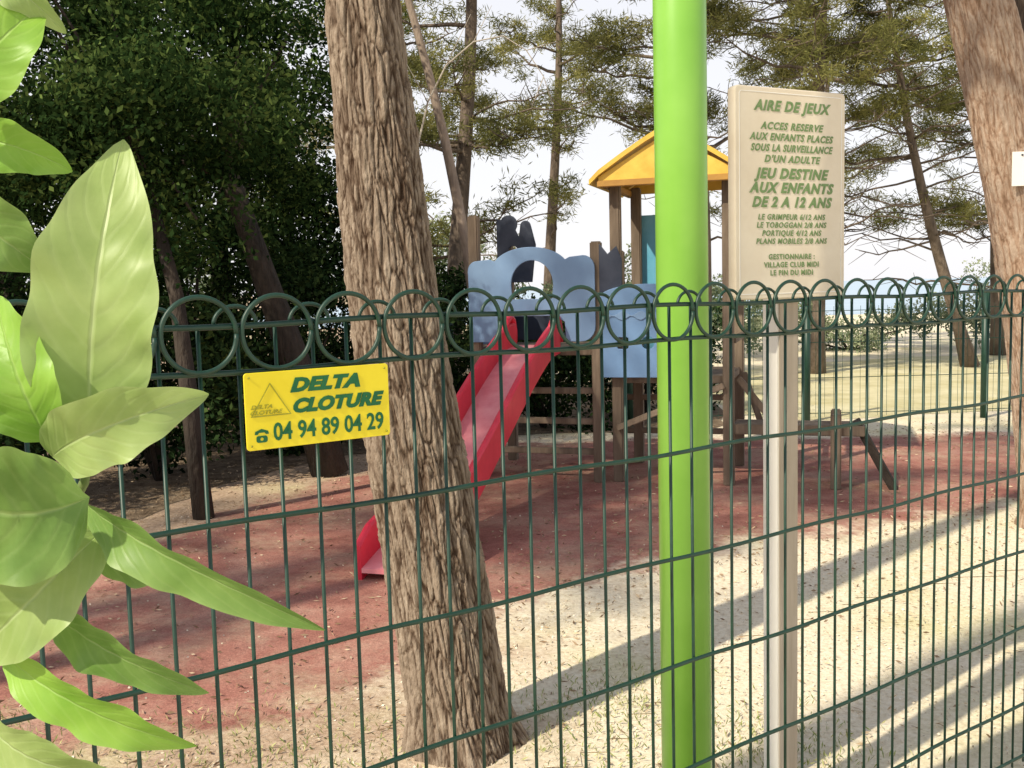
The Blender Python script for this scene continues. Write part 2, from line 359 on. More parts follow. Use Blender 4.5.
# ------------------------------------------------------------ main pine tree
def interp(keys,z):
    zs=[k[0] for k in keys]
    return [float(np.interp(z,zs,[k[j] for k in keys])) for j in range(1,len(keys[0]))]
def bark_trunk(name,keys,zmax,nz,na,depth,seed,fine=1.0,roots=.035):
    V=[];A=[]
    off=Vector((seed*3.1,seed*1.7,0))
    for i in range(nz+1):
        z=zmax*i/nz; x0,y0,r0=interp(keys,z)
        for k in range(na):
            a=2*math.pi*k/na
            r=r0*(1+.04*math.sin(2*a+z*1.1+seed)+.025*math.sin(5*a+z*2.3+seed))
            r+=roots*max(0,1-z/.2)**2*(1+.5*math.sin(4*a+seed))
            p=Vector((r0*math.cos(a)*42*fine,r0*math.sin(a)*42*fine,z*5.6*fine))+off
            wv=noise.noise_vector(Vector((p.x*.7,p.y*.7,p.z*1.4)))*.45
            q=p+wv
            dd,_=noise.voronoi(q); c=min(1,(dd[1]-dd[0])*2.6)
            p2=Vector((q.x*1.9,q.y*1.9,q.z*3.4)); d2,_=noise.voronoi(p2+wv); c2=min(1,(d2[1]-d2[0])*2.2)
            f=noise.fractal(Vector((p.x*.45,p.y*.45,p.z*.4)),1.0,2.0,3)
            f2=noise.noise(p*3.1)
            lv=round(noise.cell(p2)*3)/3
            h=depth*min(1,c*1.2)**.6*(.75+.5*f)+depth*.30*c2+depth*.4*f+depth*.18*f2+depth*.20*lv
            V.append((x0+(r+h-depth)*math.cos(a),y0+(r+h-depth)*math.sin(a),z)); A.append(max(0,min(1,c*.58+.42*c2+.2*f)))
    F=[]
    for i in range(nz):
        for k in range(na):
            a=i*na+k;b=i*na+(k+1)%na; F.append((a,b,b+na,a+na))
    me=mesh_from(name,V,F,True); at=me.attributes.new("crack",'FLOAT','POINT'); at.data.foreach_set("value",A); return me

def pine_crown(top_keys,limbs,clumps_per,needles,nl,nw,rng,limb_r=.04):
    V=[];F=[];P=[];D=[];T=[]
    for (a,b) in limbs:
        a=Vector(a);b=Vector(b); L=(b-a).length
        ctrl=(a+b)/2+Vector((rng.uniform(-.15,.15)*L,rng.uniform(-.15,.15)*L,-rng.uniform(.0,.16)*L))
        path=[a*(1-t)**2+ctrl*2*t*(1-t)+b*t*t for t in [i/8 for i in range(9)]]
        path=[p+Vector((rng.uniform(-1,1),rng.uniform(-1,1),rng.uniform(-1,1)))*.02*L for p in path]; path[0]=a
        tube(path,[limb_r*L**.5*(1-.85*i/8) for i in range(9)],5,V,F)
        for k in range(clumps_per):
            t=rng.uniform(.3,1.02); i=min(7,int(t*8)); p=path[i].lerp(path[i+1],min(1.3,t*8-i))
            q=p+Vector((rng.uniform(-1,1),rng.uniform(-1,1),rng.uniform(-.3,.9)))*.22*L**.6
            tube([p,p.lerp(q,.5)+Vector((0,0,-.02)),q],[.012,.008,.004],4,V,F,False)
            n=needles; dd=RNG.normal(size=(n,3)); dd[:,2]=dd[:,2]*.6+.3; dd/=np.linalg.norm(dd,axis=1)[:,None]
            sc=rng.uniform(.7,1.5)
            P.append(np.array(q)+dd*(nl*1.0*sc)*RNG.uniform(.1,1.2,(n,1))+RNG.normal(size=(n,3))*nl*np.array([.75,.75,.4])); D.append(dd+RNG.normal(size=(n,3))*.7); T.append(np.clip(RNG.normal(rng.uniform(.2,.7),.15,n),0,1))
    return V,F,np.concatenate(P),np.concatenate(D),np.concatenate(T)

mk=[(0,-.20,3.40,.174),(.4,-.255,3.40,.167),(1,-.33,3.4,.163),(1.6,-.398,3.4,.153),(2.2,-.438,3.4,.137),(2.8,-.475,3.4,.121),(3.4,-.50,3.4,.111)]
rg=random.Random(3)
t=empty("pine_tree",(0,0,0),"tall pine with rugged plated brown bark behind the mesh fence","tree")
obj("trunk",bark_trunk("trunk",mk,3.4,760,400,.0115,1),t,mat=M['bark'])
V,F=tube([(-.50,3.4,3.38),(-.56,3.4,4.5),(-.62,3.4,5.6),(-.64,3.4,7),(-.62,3.4,8.2)],[.102,.09,.08,.06,.03],12)
limbs=[]
for i in range(16):
    z=rg.uniform(5.6,8); a=rg.uniform(0,6.28); L=rg.uniform(1.2,2.6); s=(-.62,3.4,z); limbs.append((s,(s[0]+L*math.cos(a),s[1]+L*math.sin(a),z+rg.uniform(.2,1))))
v2,f2,P,D,T=pine_crown(None,limbs,8,40,.14,.02,rg)
b0=len(V); V+=v2; F+=[tuple(i+b0 for i in f) for f in f2]
obj("limb",mesh_from("limb",V,F,True),t,mat=M['bark_far'])
obj("crown",cards("crown",P,.16,.02,T,D),t,mat=M['needle'])

rk=[(0,3.42,6.2,.215),(.6,3.36,6.2,.205),(1.2,3.29,6.2,.20),(2,3.15,6.2,.195),(2.8,2.98,6.2,.19),(3.5,2.80,6.2,.185),(4.4,2.55,6.2,.175)]
t=empty("pine_tree",(0,0,0),"leaning pine trunk with pale brown bark beside the play area","tree")
obj("trunk",bark_trunk("trunk",rk,4.4,420,230,.008,5,.8),t,mat=M['bark2'])
V,F=tube([(2.55,6.2,4.38),(2.33,6.2,5.6),(2.1,6.2,7.2)],[.17,.13,.05],12)
tube([(3.28,6.25,1.8),(3.36,6.3,2.5),(3.24,6.4,3.2),(3.02,6.5,4.3),(3.2,6.6,5.5)],[.05,.10,.10,.09,.05],9,V,F)
limbs=[]
for i in range(12):
    z=rg.uniform(5,7); a=rg.uniform(0,6.28); L=rg.uniform(1.2,2.4); s=(2.3,6.2,z); limbs.append((s,(s[0]+L*math.cos(a),s[1]+L*math.sin(a),z+rg.uniform(.2,1))))
v2,f2,P,D,T=pine_crown(None,limbs,8,40,.14,.02,rg)
b0=len(V); V+=v2; F+=[tuple(i+b0 for i in f) for f in f2]
obj("limb",mesh_from("limb",V,F,True),t,mat=M['bark_far'])
obj("crown",cards("crown",P,.16,.02,T,D),t,mat=M['needle'])
nt_=empty("notice",(3.04,5.985,2.22),"small white paper notice pinned to a pine trunk","notice",rot=R(-8))
obj("sheet",box_mesh("sheet",.11,.004,.2,.001),nt_,mat=M['signpost'])
obj("pin",tube_mesh("pin",[(0,-.002,.08),(0,-.008,.08)],.006,8),nt_,mat=M['navy'])

def pine(loc,H,lean,crown0,nl,clumps,needles,rad,label,r0=.16,seed=1,bark='bark_far',bare=0,nw=.028,nL=.2):
    rg=random.Random(seed)
    t=empty("pine_tree",loc,label,"tree",group="pines around the playground")
    path=[];rr=[]
    for i in range(13):
        s=i/12; path.append((lean[0]*s*H+.12*math.sin(s*5+seed),lean[1]*s*H+.08*math.sin(s*4+seed),H*s)); rr.append(r0*(1-.8*s)+(.05 if i==0 else 0))
    V,F=tube(path,rr,9)
    limbs=[]
    def at(z):
        s=z/H*12; i=min(11,int(s)); return Vector(path[i]).lerp(Vector(path[i+1]),s-i)
    for i in range(nl):
        z=rg.uniform(crown0,.97)*H; a=rg.uniform(0,6.28); L=rad*rg.uniform(.5,1.1)*(1.15-.5*(z/H-crown0)/(1-crown0)); p=at(z)
        limbs.append((p,p+Vector((L*math.cos(a),L*math.sin(a),rg.uniform(-.1,.5)*L))))
    v2,f2,P,D,T=pine_crown(None,limbs,clumps,needles,nL,nw,rg,.024)
    b0=len(V); V+=v2; F+=[tuple(i+b0 for i in f) for f in f2]
    for i in range(bare):
        z=rg.uniform(.2,.9)*H; a=rg.uniform(0,6.28); L=rad*rg.uniform(.6,1.1); p=at(z); q=[p]
        for k in range(6):
            q.append(q[-1]+Vector((math.cos(a),math.sin(a),rg.uniform(-.3,.5)))*L/6); a+=rg.uniform(-.4,.4)
        tube(q,[.02*(1-k/8) for k in range(7)],4,V,F)
        for k in range(2,6):
            for _ in range(2):
                e=q[k]+Vector((rg.uniform(-1,1),rg.uniform(-1,1),rg.uniform(-.6,.8)))*.4; tube([q[k],e],[.008,.003],3,V,F)
    obj("trunk",mesh_from("trunk",V,F,True),t,mat=M[bark])
    obj("crown",cards("crown",P,nL,nw,T,D),t,mat=M['needle'])
    return t
pine((-.75,14,0),9,(.04,0),.34,26,9,120,1.8,"slender distant pine with sparse olive crown",.15,11,nw=.014,nL=.11,bare=8)
pine((-.12,10.5,0),7.5,(-.20,0),.66,10,7,80,1.2,"thin leaning pine with pale trunk",.075,12,nw=.012,nL=.10,bark='bark_pale')
pine((2.9,15.5,0),9,(.0,0),.38,32,9,130,2.1,"distant pine with olive needles above the play area",.14,13,nw=.014,nL=.12,bare=8)
pine((5.1,17,0),9,(.05,0),.42,32,9,130,2.5,"tall distant pine with golden airy crown",.12,14,bare=30,nw=.016,nL=.13)
pine((8.0,17.5,0),7.5,(-.24,0),.34,26,9,130,2.2,"leaning pine with bare dead branches",.12,15,bare=40,nw=.016,nL=.13)
pine((9.8,20,0),9,(-.02,0),.30,22,9,120,2.5,"distant pine near the lawn edge",.13,16,bare=26,nw=.018,nL=.14)
pine((7.0,23,0),8,(.03,0),.22,20,9,110,2.2,"hazy distant pine beyond the lawn",.12,36,bare=20,nw=.02,nL=.15)
pine((.9,21,0),10,(.02,0),.22,18,9,120,2.5,"hazy distant pine behind the play tower",.14,17,nw=.018,nL=.14,bare=8)
pine((-1.9,17,0),9,(-.02,0),.22,24,9,120,2.3,"hazy distant pine behind the play tower",.14,27,nw=.018,nL=.14)
pine((-4.0,-1.0,0),15,(0,0),.8,12,8,40,2.0,"unseen pine outside the fence, added for its trunk shadow",.14,18)  # out of view, added so its trunk throws a shadow band on the gravel
pine((-4.9,-2.9,0),16,(0,0),.8,12,8,40,2.0,"unseen pine outside the fence, added for its trunk shadow",.17,28)  # second unseen trunk, put in for another diagonal shadow band
pine((-5.6,1.2,0),10,(0,0),.7,15,8,45,2.0,"dense unseen pine added to shade the play area",.17,19)  # out of view, placed so its crown dapples the red surface
pine((-7.6,.2,0),10,(0,0),.65,16,8,45,2.1,"dense unseen pine added to shade the play area",.17,20)  # also unseen, added for crown shade further left on the play area
V,F=[],[]
q=[(-.95,9.8,0),(-.95,9.8,1.6),(-.87,9.8,2.9),(-.74,9.85,3.4),(-.55,9.8,3.73),(-.28,9.75,3.93),(.0,9.8,3.99),(.22,9.8,3.85),(.38,9.8,3.6),(.47,9.8,3.3)]
tube(q,[.014,.012,.010,.009,.008,.007,.006,.005,.004,.003],6,V,F)
for i,e in ((4,(-.3,9.8,4.2)),(5,(-.1,9.9,4.3)),(7,(.5,9.7,3.9)),(8,(.25,9.8,3.3)),(3,(-.95,9.8,3.8))): tube([q[i],e],[.005,.002],4,V,F)
obj("sapling",mesh_from("sapling",V,F,True),None,mat=M['deadwood'],label="thin pale bare sapling arching over the playground",category="sapling")

# ------------------------------------------------------------ broadleaf trees left
def broadleaf(loc,trunk,blobs,per,label,size=.09,mat='leafA',r=.16,limb_step=5):
    t=empty("broadleaf_tree",loc,label,"tree")
    V,F=tube(trunk,[r*(1-.5*i/(len(trunk)-1)) for i in range(len(trunk))],10)
    tp=Vector(trunk[-1])
    for c,rr in blobs[::limb_step]:
        c=Vector(c); tube([tp,tp.lerp(c,.5)+Vector((0,0,.15)),c],[r*.22,r*.14,.01],6,V,F)
    obj("trunk",mesh_from("trunk",V,F,True),t,mat=M['bark_dark'])
    P,T=blob_points(blobs,per,.3)
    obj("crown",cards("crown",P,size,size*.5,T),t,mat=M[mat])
broadleaf((-2.25,7.1,0),[(0,0,0),(-.05,0,.8),(-.12,.05,1.6),(-.3,.1,2.4)],crown_blobs((-.9,.3,3.2),(1.9,1.2,1.5),46,.45)+crown_blobs((-.5,-.35,2.7),(.8,.3,.6),8,.4),700,"dark leafy tree with thin trunk at the shrubbery edge",.055,r=.08,limb_step=8)
broadleaf((-1.62,8.7,0),[(0,0,0),(-.2,0,.8),(-.45,0,1.6),(-.75,0,2.6)],crown_blobs((-1.0,.6,3.7),(1.8,1.3,1.9),42,.45),700,"dark leafy tree with leaning trunk behind the play area",.06,r=.17)
broadleaf((-4.6,9.2,0),[(0,0,0),(.05,0,1),(.0,0,2.4)],crown_blobs((0,0,3.6),(2.1,1.6,2.5),46,.55),750,"broad dark evergreen tree in deep shade",.075,r=.2)
broadleaf((-3.6,12.5,0),[(0,0,0),(.05,0,1),(.0,0,2.4)],crown_blobs((0,0,3.2),(2.3,1.4,2.4),38,.6),650,"broad dark evergreen tree in deep shade",.09,r=.2,mat='leafH')
def bush(loc,rad,n,sub,per,label,mat='leafH',size=.075):
    bl=crown_blobs((0,0,rad[2]),(rad[0],rad[1],rad[2]),n,sub)
    t=empty("bush",loc,label,"bush",group="bushes around the playground")
    V,F=[],[]
    for c,rr in bl[::3]:
        c=Vector(c); tube([(0,0,0),(c.x*.3,c.y*.3,c.z*.5),c],[.03,.02,.008],5,V,F)
    obj("stem",mesh_from("stem",V,F,True),t,mat=M['bark_dark'])
    P,T=blob_points(bl,per); P[:,2]=np.maximum(P[:,2],.02)
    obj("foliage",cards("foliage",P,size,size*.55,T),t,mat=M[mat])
for i,(x,y,rx,rz) in enumerate([(-4.2,7.6,1.0,.9),(-3.1,8.6,1.0,.95),(-2.2,10,1.1,.95),(-.9,10.8,1.1,.9),(.35,11.3,1.1,.85),(-3.6,11.2,1.5,1.5),(-1.5,12.5,1.4,1.2),(1.6,12,1.1,.85)]):
    bush((x,y,0),(rx,.8,rz),26,.42,400,"dense dark green bush behind the play area",size=.065)
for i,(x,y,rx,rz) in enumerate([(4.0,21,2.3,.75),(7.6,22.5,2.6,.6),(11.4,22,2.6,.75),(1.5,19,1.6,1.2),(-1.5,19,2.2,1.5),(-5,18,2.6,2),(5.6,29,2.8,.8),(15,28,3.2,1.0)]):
    bush((x,y,0),(rx,1.0,rz),26,.38,230,"pale bush beyond the lawn, haze in its leaf colour",'leafF',.085)

# ------------------------------------------------------------ mesh fence
F0=Vector((-.5,1.6,0)); fd=Vector((1.413,1,0)).normalized(); fang=math.atan2(fd.y,fd.x)
fence=empty("fence",F0,"dark green welded mesh fence topped with rings","fence",rot=fang)
s0,s1=-1.56,3.9; PITCH=.065
def rail(z,y,r=.0038):
    n=60; path=[(s0+(s1-s0)*i/n,y+.0012*math.sin(i*1.3),z+.0028*math.sin(i*.9+z*9)) for i in range(n+1)]
    obj("rail",tube_mesh("rail",path,r,8),fence,mat=M['fence'])
for z in (1.552,1.476,1.226,.985,.735,.485,.235,.06): rail(z,-.0085,.0049)
barm=tube_mesh("vertical_bar",[(0,0,.03),(0,0,1.552)],.0036,8); barm.materials.append(M['fence'])
n=int((s1-s0)/PITCH)
for i in range(n+1): obj("vertical_bar",barm,fence,(s0+i*PITCH+random.uniform(-.0015,.0015),0,0))
rp=[(.0605*math.cos(a),0,.0605*math.sin(a)) for a in [2*math.pi*k/40 for k in range(41)]]
ringm=tube_mesh("ring",rp,.0042,8); ringm.materials.append(M['fence'])
hp=[(.036*math.cos(a),0,.03*math.sin(a)) for a in [math.pi*k/14 for k in range(15)]]
hoopm=tube_mesh("hoop",hp,.0036,6); hoopm.materials.append(M['fence'])
s=s0+PITCH
while s<s1-.15:
    obj("ring",ringm,fence,(s+.062,-.0165,1.5375)); obj("hoop",hoopm,fence,(s+PITCH+.062,0,1.552)); s+=2*PITCH
# ------------------------------------------------------------ yellow plate on the fence
sg=empty("fence_sign",F0+fd*.193+Vector((0,0,1.409)),"yellow advertising plate with green lettering wired to the fence","sign",rot=fang)
Wp,Hp=.262,.126
def rrect(w,h,r,cx=0,cz=0):
    o=[]
    for (x,z,a) in [(w/2-r,h/2-r,0),(-w/2+r,h/2-r,90),(-w/2+r,-h/2+r,180),(w/2-r,-h/2+r,270)]: o+=arc(cx+x,cz+z,r,a,a+90,6)
    return o
obj("plate",curve_plate("plate",[rrect(Wp,Hp,.005)],.003,.0008),sg,(0,-.026,0),mat=M['yellow'])
def lett(par,body,size,x,z,y,mat,**k):
    return obj("lettering",text_mesh("lettering",body,size,**k),par,(x,y,z),mat=mat)
yy=-.0282
lett(sg,"DELTA",.0305,-.053,.0285,yy,M['plategreen'],shear=.3,off=.0019,xs=1.32,align='LEFT',spacing=1.06)
lett(sg,"CLOTURE",.0305,-.052,-.0065,yy,M['plategreen'],shear=.3,off=.0019,xs=1.17,align='LEFT',spacing=1.06)
lett(sg,"04 94 89 04 29",.041,-.086,-.0500,yy,M['plategreen'],off=.0008,xs=.82,align='LEFT')
tri=curve_plate("triangle_logo",[[(-.035,0),(.035,0),(.000,.055)],[(-.0325,.0015),(.0325,.0015),(.000,.0525)]],.0008,.0001)
obj("triangle_logo",tri,sg,(-.088,yy,-.009),mat=M['plateolive'])
lett(sg,"DELTA",.0095,-.123,.004,yy,M['plateolive'],shear=.3,off=.0001,xs=1.3,align='LEFT')
lett(sg,"CLOTURE",.0095,-.125,-.0055,yy-.0003,M['plateolive'],shear=.3,off=.0001,xs=1.3,align='LEFT')
ph=curve_plate("telephone_emblem",[rrect(.019,.011,.004,0,0),arc(0,0,.003,0,350,12)],.0008,.0001); obj("telephone_emblem",ph,sg,(-.106,yy,-.046),mat=M['plategreen'])
hs=curve_plate("telephone_emblem",[[(-.012,0),(-.011,.005),(0,.009),(.011,.005),(.012,0),(.007,0),(.005,.003),(-.005,.003),(-.007,0)]],.0008,.0001); obj("telephone_emblem",hs,sg,(-.106,yy,-.038),mat=M['plategreen'])
for x in (-.124,.124):
    for z in (-.056,.056):
        obj("wire_tie",tube_mesh("wire_tie",[(x,-.0275,z),(x,-.0295,z)],.0018,8),sg,mat=M['plateolive'])

# ------------------------------------------------------------ green pole
gp=empty("pole",(.44,2.56,0),"round lime green painted steel pole behind the fence","pole")
obj("shaft",tube_mesh("shaft",[(0,0,0),(0,0,4.2)],.066,48),gp,mat=M['pole'])
obj("base_plate",curve_plate("base_plate",[rrect(.24,.24,.02)],.012,.002),gp,(0,0,.01),mat=M['pole'],rot=(R(90),0,0))
obj("cap",tube_mesh("cap",[(0,0,4.2),(0,0,4.23),(0,0,4.25)],[.073,.073,.05],48),gp,mat=M['pole'])

# ------------------------------------------------------------ rules sign
rs=empty("playground_sign",(.851,3.07,0),"cream playground rules board with green lettering on a square post","sign",rot=R(27))
obj("post",box_mesh("post",.078,.074,1.6,.004),rs,(.022,0.060,.80),mat=M['signpost'])
obj("shade_facing",box_mesh("shade_facing",.074,.006,1.54,.001),rs,(.022,0.0215,.77),mat=M['postshade'],label="weathered brown front face of the post")
BW,BH=.425,.615; bz=1.550+BH/2
obj("board",curve_plate("board",[rrect(BW,BH,.012)],.034,.004),rs,(0,0,bz),mat=M['cream'])
obj("border",curve_plate("border",[rrect(BW-.022,BH-.022,.010),rrect(BW-.026,BH-.026,.008)],.001,.0002),rs,(0,-.0175,bz),mat=M['signpost'])
lines=[("AIRE DE JEUX",.041,.244,.3,.0018,1.04),("ACCES RESERVE",.029,.190,.3,.0010,1.05),("AUX ENFANTS PLACES",.029,.158,.3,.0010,.98),("SOUS LA SURVEILLANCE",.029,.126,.3,.0010,.90),("D'UN ADULTE",.029,.094,.3,.0010,1.05),
("JEU DESTINE",.041,.047,.3,.0020,1.08),("AUX ENFANTS",.041,.005,.3,.0020,1.08),("DE 2 A 12 ANS",.041,-.037,.3,.0020,1.04),
("LE GRIMPEUR 6/12 ANS",.023,-.075,.2,.0006,1.0),("LE TOBOGGAN 2/8 ANS",.023,-.099,.2,.0006,1.0),("PORTIQUE 4/12 ANS",.023,-.123,.2,.0006,1.0),("PLANS MOBILES 2/8 ANS",.023,-.147,.2,.0006,1.0),
("GESTIONNAIRE :",.022,-.193,.0,.0006,1.0),("VILLAGE CLUB MIDI",.022,-.217,.0,.0006,1.0),("LE PIN DU MIDI",.022,-.241,.0,.0006,1.0)]
for b_,sz,z,sh,of,xs in lines: lett(rs,b_,sz,0,bz+z,-.0182,M['signgreen'],shear=sh,off=of,xs=xs*.98,spacing=1.16,ext=.0003)

# ------------------------------------------------------------ play structure (local: x along front, y back)
ps=empty("play_structure",(.84,8.0,0),"timber play tower with blue panels, yellow roof and red slide","play structure",rot=R(-18))
def post(x,y,h,s=.085): 
    return obj("post",box_mesh("post",s,s,h,.01),ps,(x,y,h/2),mat=M['timber'])
for x,y,h in [(-1.18,0,2.2),(-.15,0,1.95),(-1.18,.9,2.15),(-.15,.9,1.9),(0,.06,2.44),(.88,.06,2.44),(0,.94,2.44),(.88,.94,2.44)]: post(x,y,h)
obj("deck",box_mesh("deck",1.08,.9,.06,.005),ps,(-.675,.45,1.07),mat=M['timber'])
obj("deck",box_mesh("deck",.9,.9,.06,.005),ps,(.44,.5,.84),mat=M['timber'])
ol=[(-1.25,1.16),(-1.27,1.74)]+arc(-1.19,1.74,.08,180,90,6)+[(-1.06,1.83)]+arc(-.69,1.73,.36,155,25,22,.19)+[(-.32,1.83)]+arc(-.20,1.74,.10,90,0,6)+[(-.10,1.36)]+arc(-.22,1.28,.12,0,-90,6)+[(-.36,1.16),(-.37,1.32),(-.48,1.37),(-.84,1.37),(-.94,1.32),(-.95,1.16)]
hole=[(-.86,1.50)]+[(-.48,1.50)]+arc(-.67,1.62,.20,0,180,20,.20)
ap=curve_plate("arch_panel",[ol,hole],.02,.004)
ap.transform(Matrix.Translation((-.68,0,0))@Matrix.Diagonal((.91,1,1,1))@Matrix.Translation((.68,0,0)))
obj("arch_panel",ap,ps,(0,-.06,0),mat=M['blue'])
obj("blue_panel",curve_plate("blue_panel",[[(-.13,.87),(.60,.87),(.60,1.52)]+arc(.235,1.50,.365,0,180,20,.10)+[(-.13,1.52)],rrect(.10,.10,.02,.05,1.14),arc(.25,1.14,.055,0,345,16),[(.40,1.09),(.50,1.09),(.45,1.19)]],.02,.004),ps,(.02,-.06,0),mat=M['blue2'])
obj("trim_panel",curve_plate("trim_panel",[[(-.13+.73*i/24,1.375+.018*math.sin(i*1.3)) for i in range(25)]+[(.60-.73*i/24,1.34+.018*math.sin(i*1.3)) for i in range(25)]],.008,.002),ps,(.02,-.076,0),mat=M['blue'])
obj("rear_panel",curve_plate("rear_panel",[[(-1.2,1.12),(-.17,1.12),(-.17,1.40),(-1.2,1.40)],arc(-.7,1.26,.09,0,345,16)],.02,.004),ps,(0,.96,0),mat=M['navy'])
obj("rear_gable",curve_plate("rear_gable",[[(-1.20,1.65),(-.88,1.65),(-.84,1.98),(-.88,2.14)]+arc(-.93,2.15,.045,20,160,6)+[(-.99,2.04)]+arc(-1.09,2.17,.08,-40,150,8)+[(-1.20,2.22)],arc(-1.05,1.93,.05,0,345,14)],.02,.004),ps,(-.06,.84,0),mat=M['navy'])
obj("side_panel",curve_plate("side_panel",[[(0,1.12),(.9,1.12),(.9,1.6),(.45,1.8),(0,1.6)]],.02,.004),ps,(-1.235,0,0),mat=M['blue2'],rot=(0,0,R(90)))
obj("side_panel",curve_plate("side_panel",[[(-.16,1.5),(-.16,1.86),(-.10,1.93),(-.03,1.84),(.04,1.90),(.08,1.8),(.08,1.5)]],.02,.004),ps,(-.02,-.03,0),mat=M['navy'])
obj("cyan_panel",curve_plate("cyan_panel",[[(.02,1.0),(.46,1.0),(.46,1.6),(.36,1.66),(.24,2.2),(.02,2.2)]],.02,.004),ps,(0,.99,0),mat=M['cyan'])
for z in (1.15,1.5): beam("crossbar",(.92,.06,z),(.92,.94,z),.04,.05,M['timber'],ps)
def roof():
    V=[];F=[];n=16;c=.44;hw=.60;y0,y1=-.16,1.14
    def prof(t): return c+hw*t, 2.80-.36*abs(t)**1.15-.02*(abs(t)>.98)
    for th in (0,-.04):
        for y in (y0,y1):
            for i in range(n+1):
                x,z=prof(-1+2*i/n); V.append((x,y,z+th))
    m=n+1
    for i in range(n):
        F.append((i,i+1,m+i+1,m+i)); F.append((2*m+i+1,2*m+i,3*m+i,3*m+i+1))
        F.append((i+1,i,2*m+i,2*m+i+1)); F.append((m+i,m+i+1,3*m+i+1,3*m+i))
    F.append((0,m,3*m,2*m)); F.append((m-1,2*m-1,4*m-1,3*m-1))
    return mesh_from("roof",V,F)
rf=obj("roof",roof(),ps,mat=M['roof'])
tri_=[(-.53,2.40),(.53,2.40)]+[(.53*(1-i/8),2.44+.28*(i/8)) for i in range(0,8)]+[(0,2.74)]+[(-.53*(i/8),2.74-.30*(i/8)) for i in range(1,9)]
for y in (-.11,1.08):
    obj("gable",curve_plate("gable",[tri_],.018,.003),rf,(.44,y,0),mat=M['roof'])
for x in (-.06,.94):
    beam("eave_beam",(x,-.08,2.39),(x,1.05,2.39),.06,.05,M['roofunder'],rf)
beam("eave_beam",(-.10,-.13,2.385),(.98,-.13,2.385),.03,.05,M['roofunder'],rf)
def slide():
    L=2.95; n=40
    def zc(s):
        t=s/L
        if t<.08: return 1.13-.2*t
        if t>.88: return .15-(.15-.07)*(t-.88)/.12
        u=(t-.08)/.80; return 1.114+(.15-1.114)*(u*u*(3-2*u)*.3+u*.7)
    cx=-.66; hw=.165
    def sec(pts,name):
        V=[];F=[];m=len(pts)
        for i in range(n+1):
            s=L*i/n; z=zc(s); t=s/L; tap=1 if t<.95 else 1-(t-.95)/.05*.3
            for (x,dz) in pts: V.append((cx+x,-.02-s,z+(dz*tap if dz>0 else dz)))
        for i in range(n):
            for j in range(m):
                j2=(j+1)%m; F.append((i*m+j,i*m+j2,(i+1)*m+j2,(i+1)*m+j))
        F.append(tuple(range(m))[::-1]); F.append(tuple(n*m+j for j in range(m)))
        return mesh_from(name,V,F)
    sl_=obj("slide",sec([(-hw,0),(hw,0),(hw,-.025),(-hw,-.025)],"slide"),ps,mat=M['redbed'],label="faded red plastic slide bed")
    for sgn in (-1,1):
        me=sec([(sgn*hw,-.07),(sgn*hw,.17),(sgn*(hw+.012),.185),(sgn*(hw+.035),.185),(sgn*(hw+.047),.17),(sgn*(hw+.04),-.07)],"slide_wall")
        obj("slide_wall",me,sl_,mat=M['red'])
        obj("handle",tube_mesh("handle",[(cx+sgn*(hw+.03),-.30,1.24),(cx+sgn*(hw+.03),-.18,1.33),(cx+sgn*(hw+.03),-.10,1.36),(cx+sgn*(hw+.03),-.03,1.33),(cx+sgn*(hw+.03),-.0,1.25),(cx+sgn*(hw+.03),.0,1.15)],.03,10),sl_,mat=M['red'])
    obj("foot",box_mesh("foot",.32,.06,.10,.01),sl_,(cx,-L+.2,.05),mat=M['red'])
slide()
for z in (.25,.5,.75): beam("crossbar",(-1.18,.02,z),(-.15,.02,z),.05,.05,M['timber'],ps)
for z in (.3,.6): beam("crossbar",(-.15,.92,z),(.88,.96,z),.05,.05,M['timber'],ps)
beam("brace",(.0,.0,.45),(.85,.0,.80),.05,.05,M['timber'],ps)
obj("walkway_beam",box_mesh("walkway_beam",.98,.30,.08,.006),ps,(1.40,.20,.45),mat=M['timber'])
for x,y in ((1.68,.05),(1.68,.36)): obj("post",box_mesh("post",.08,.08,.58,.01),ps,(x,y,.29),mat=M['timber'])
rmp=box_mesh("ramp",.06,.24,.60,.005); 
obj("ramp",rmp,ps,(1.97,.20,.245),mat=M['bark_dark'],rot=(0,R(-28),0))
beam("ladder_side",(.95,.10,.85),(1.22,.10,.50),.035,.05,M['timber'],ps)
beam("ladder_side",(.95,.60,.85),(1.22,.60,.02),.035,.05,M['timber'],ps)

# ------------------------------------------------------------ far green fence
ff=empty("fence",(-2.68,11.2,0),"low dark green mesh fence along the lawn","fence")
for i in range(7):
    obj("post",tube_mesh("post",[(2*i,0,0),(2*i,0,1.42)],.04,10),ff,mat=M['fence'])
    if i<6:
        V,F=[],[]
        for z in (.1,.5,.9,1.25): tube([(2*i+.03,0,z),(2*i+1.97,0,z)],[.004]*2,4,V,F)
        for k in range(1,20): tube([(2*i+.1*k,0,.06),(2*i+.1*k,0,1.3)],[.0022]*2,4,V,F)
        obj("mesh_panel",mesh_from("mesh_panel",V,F),ff,mat=M['fence'])

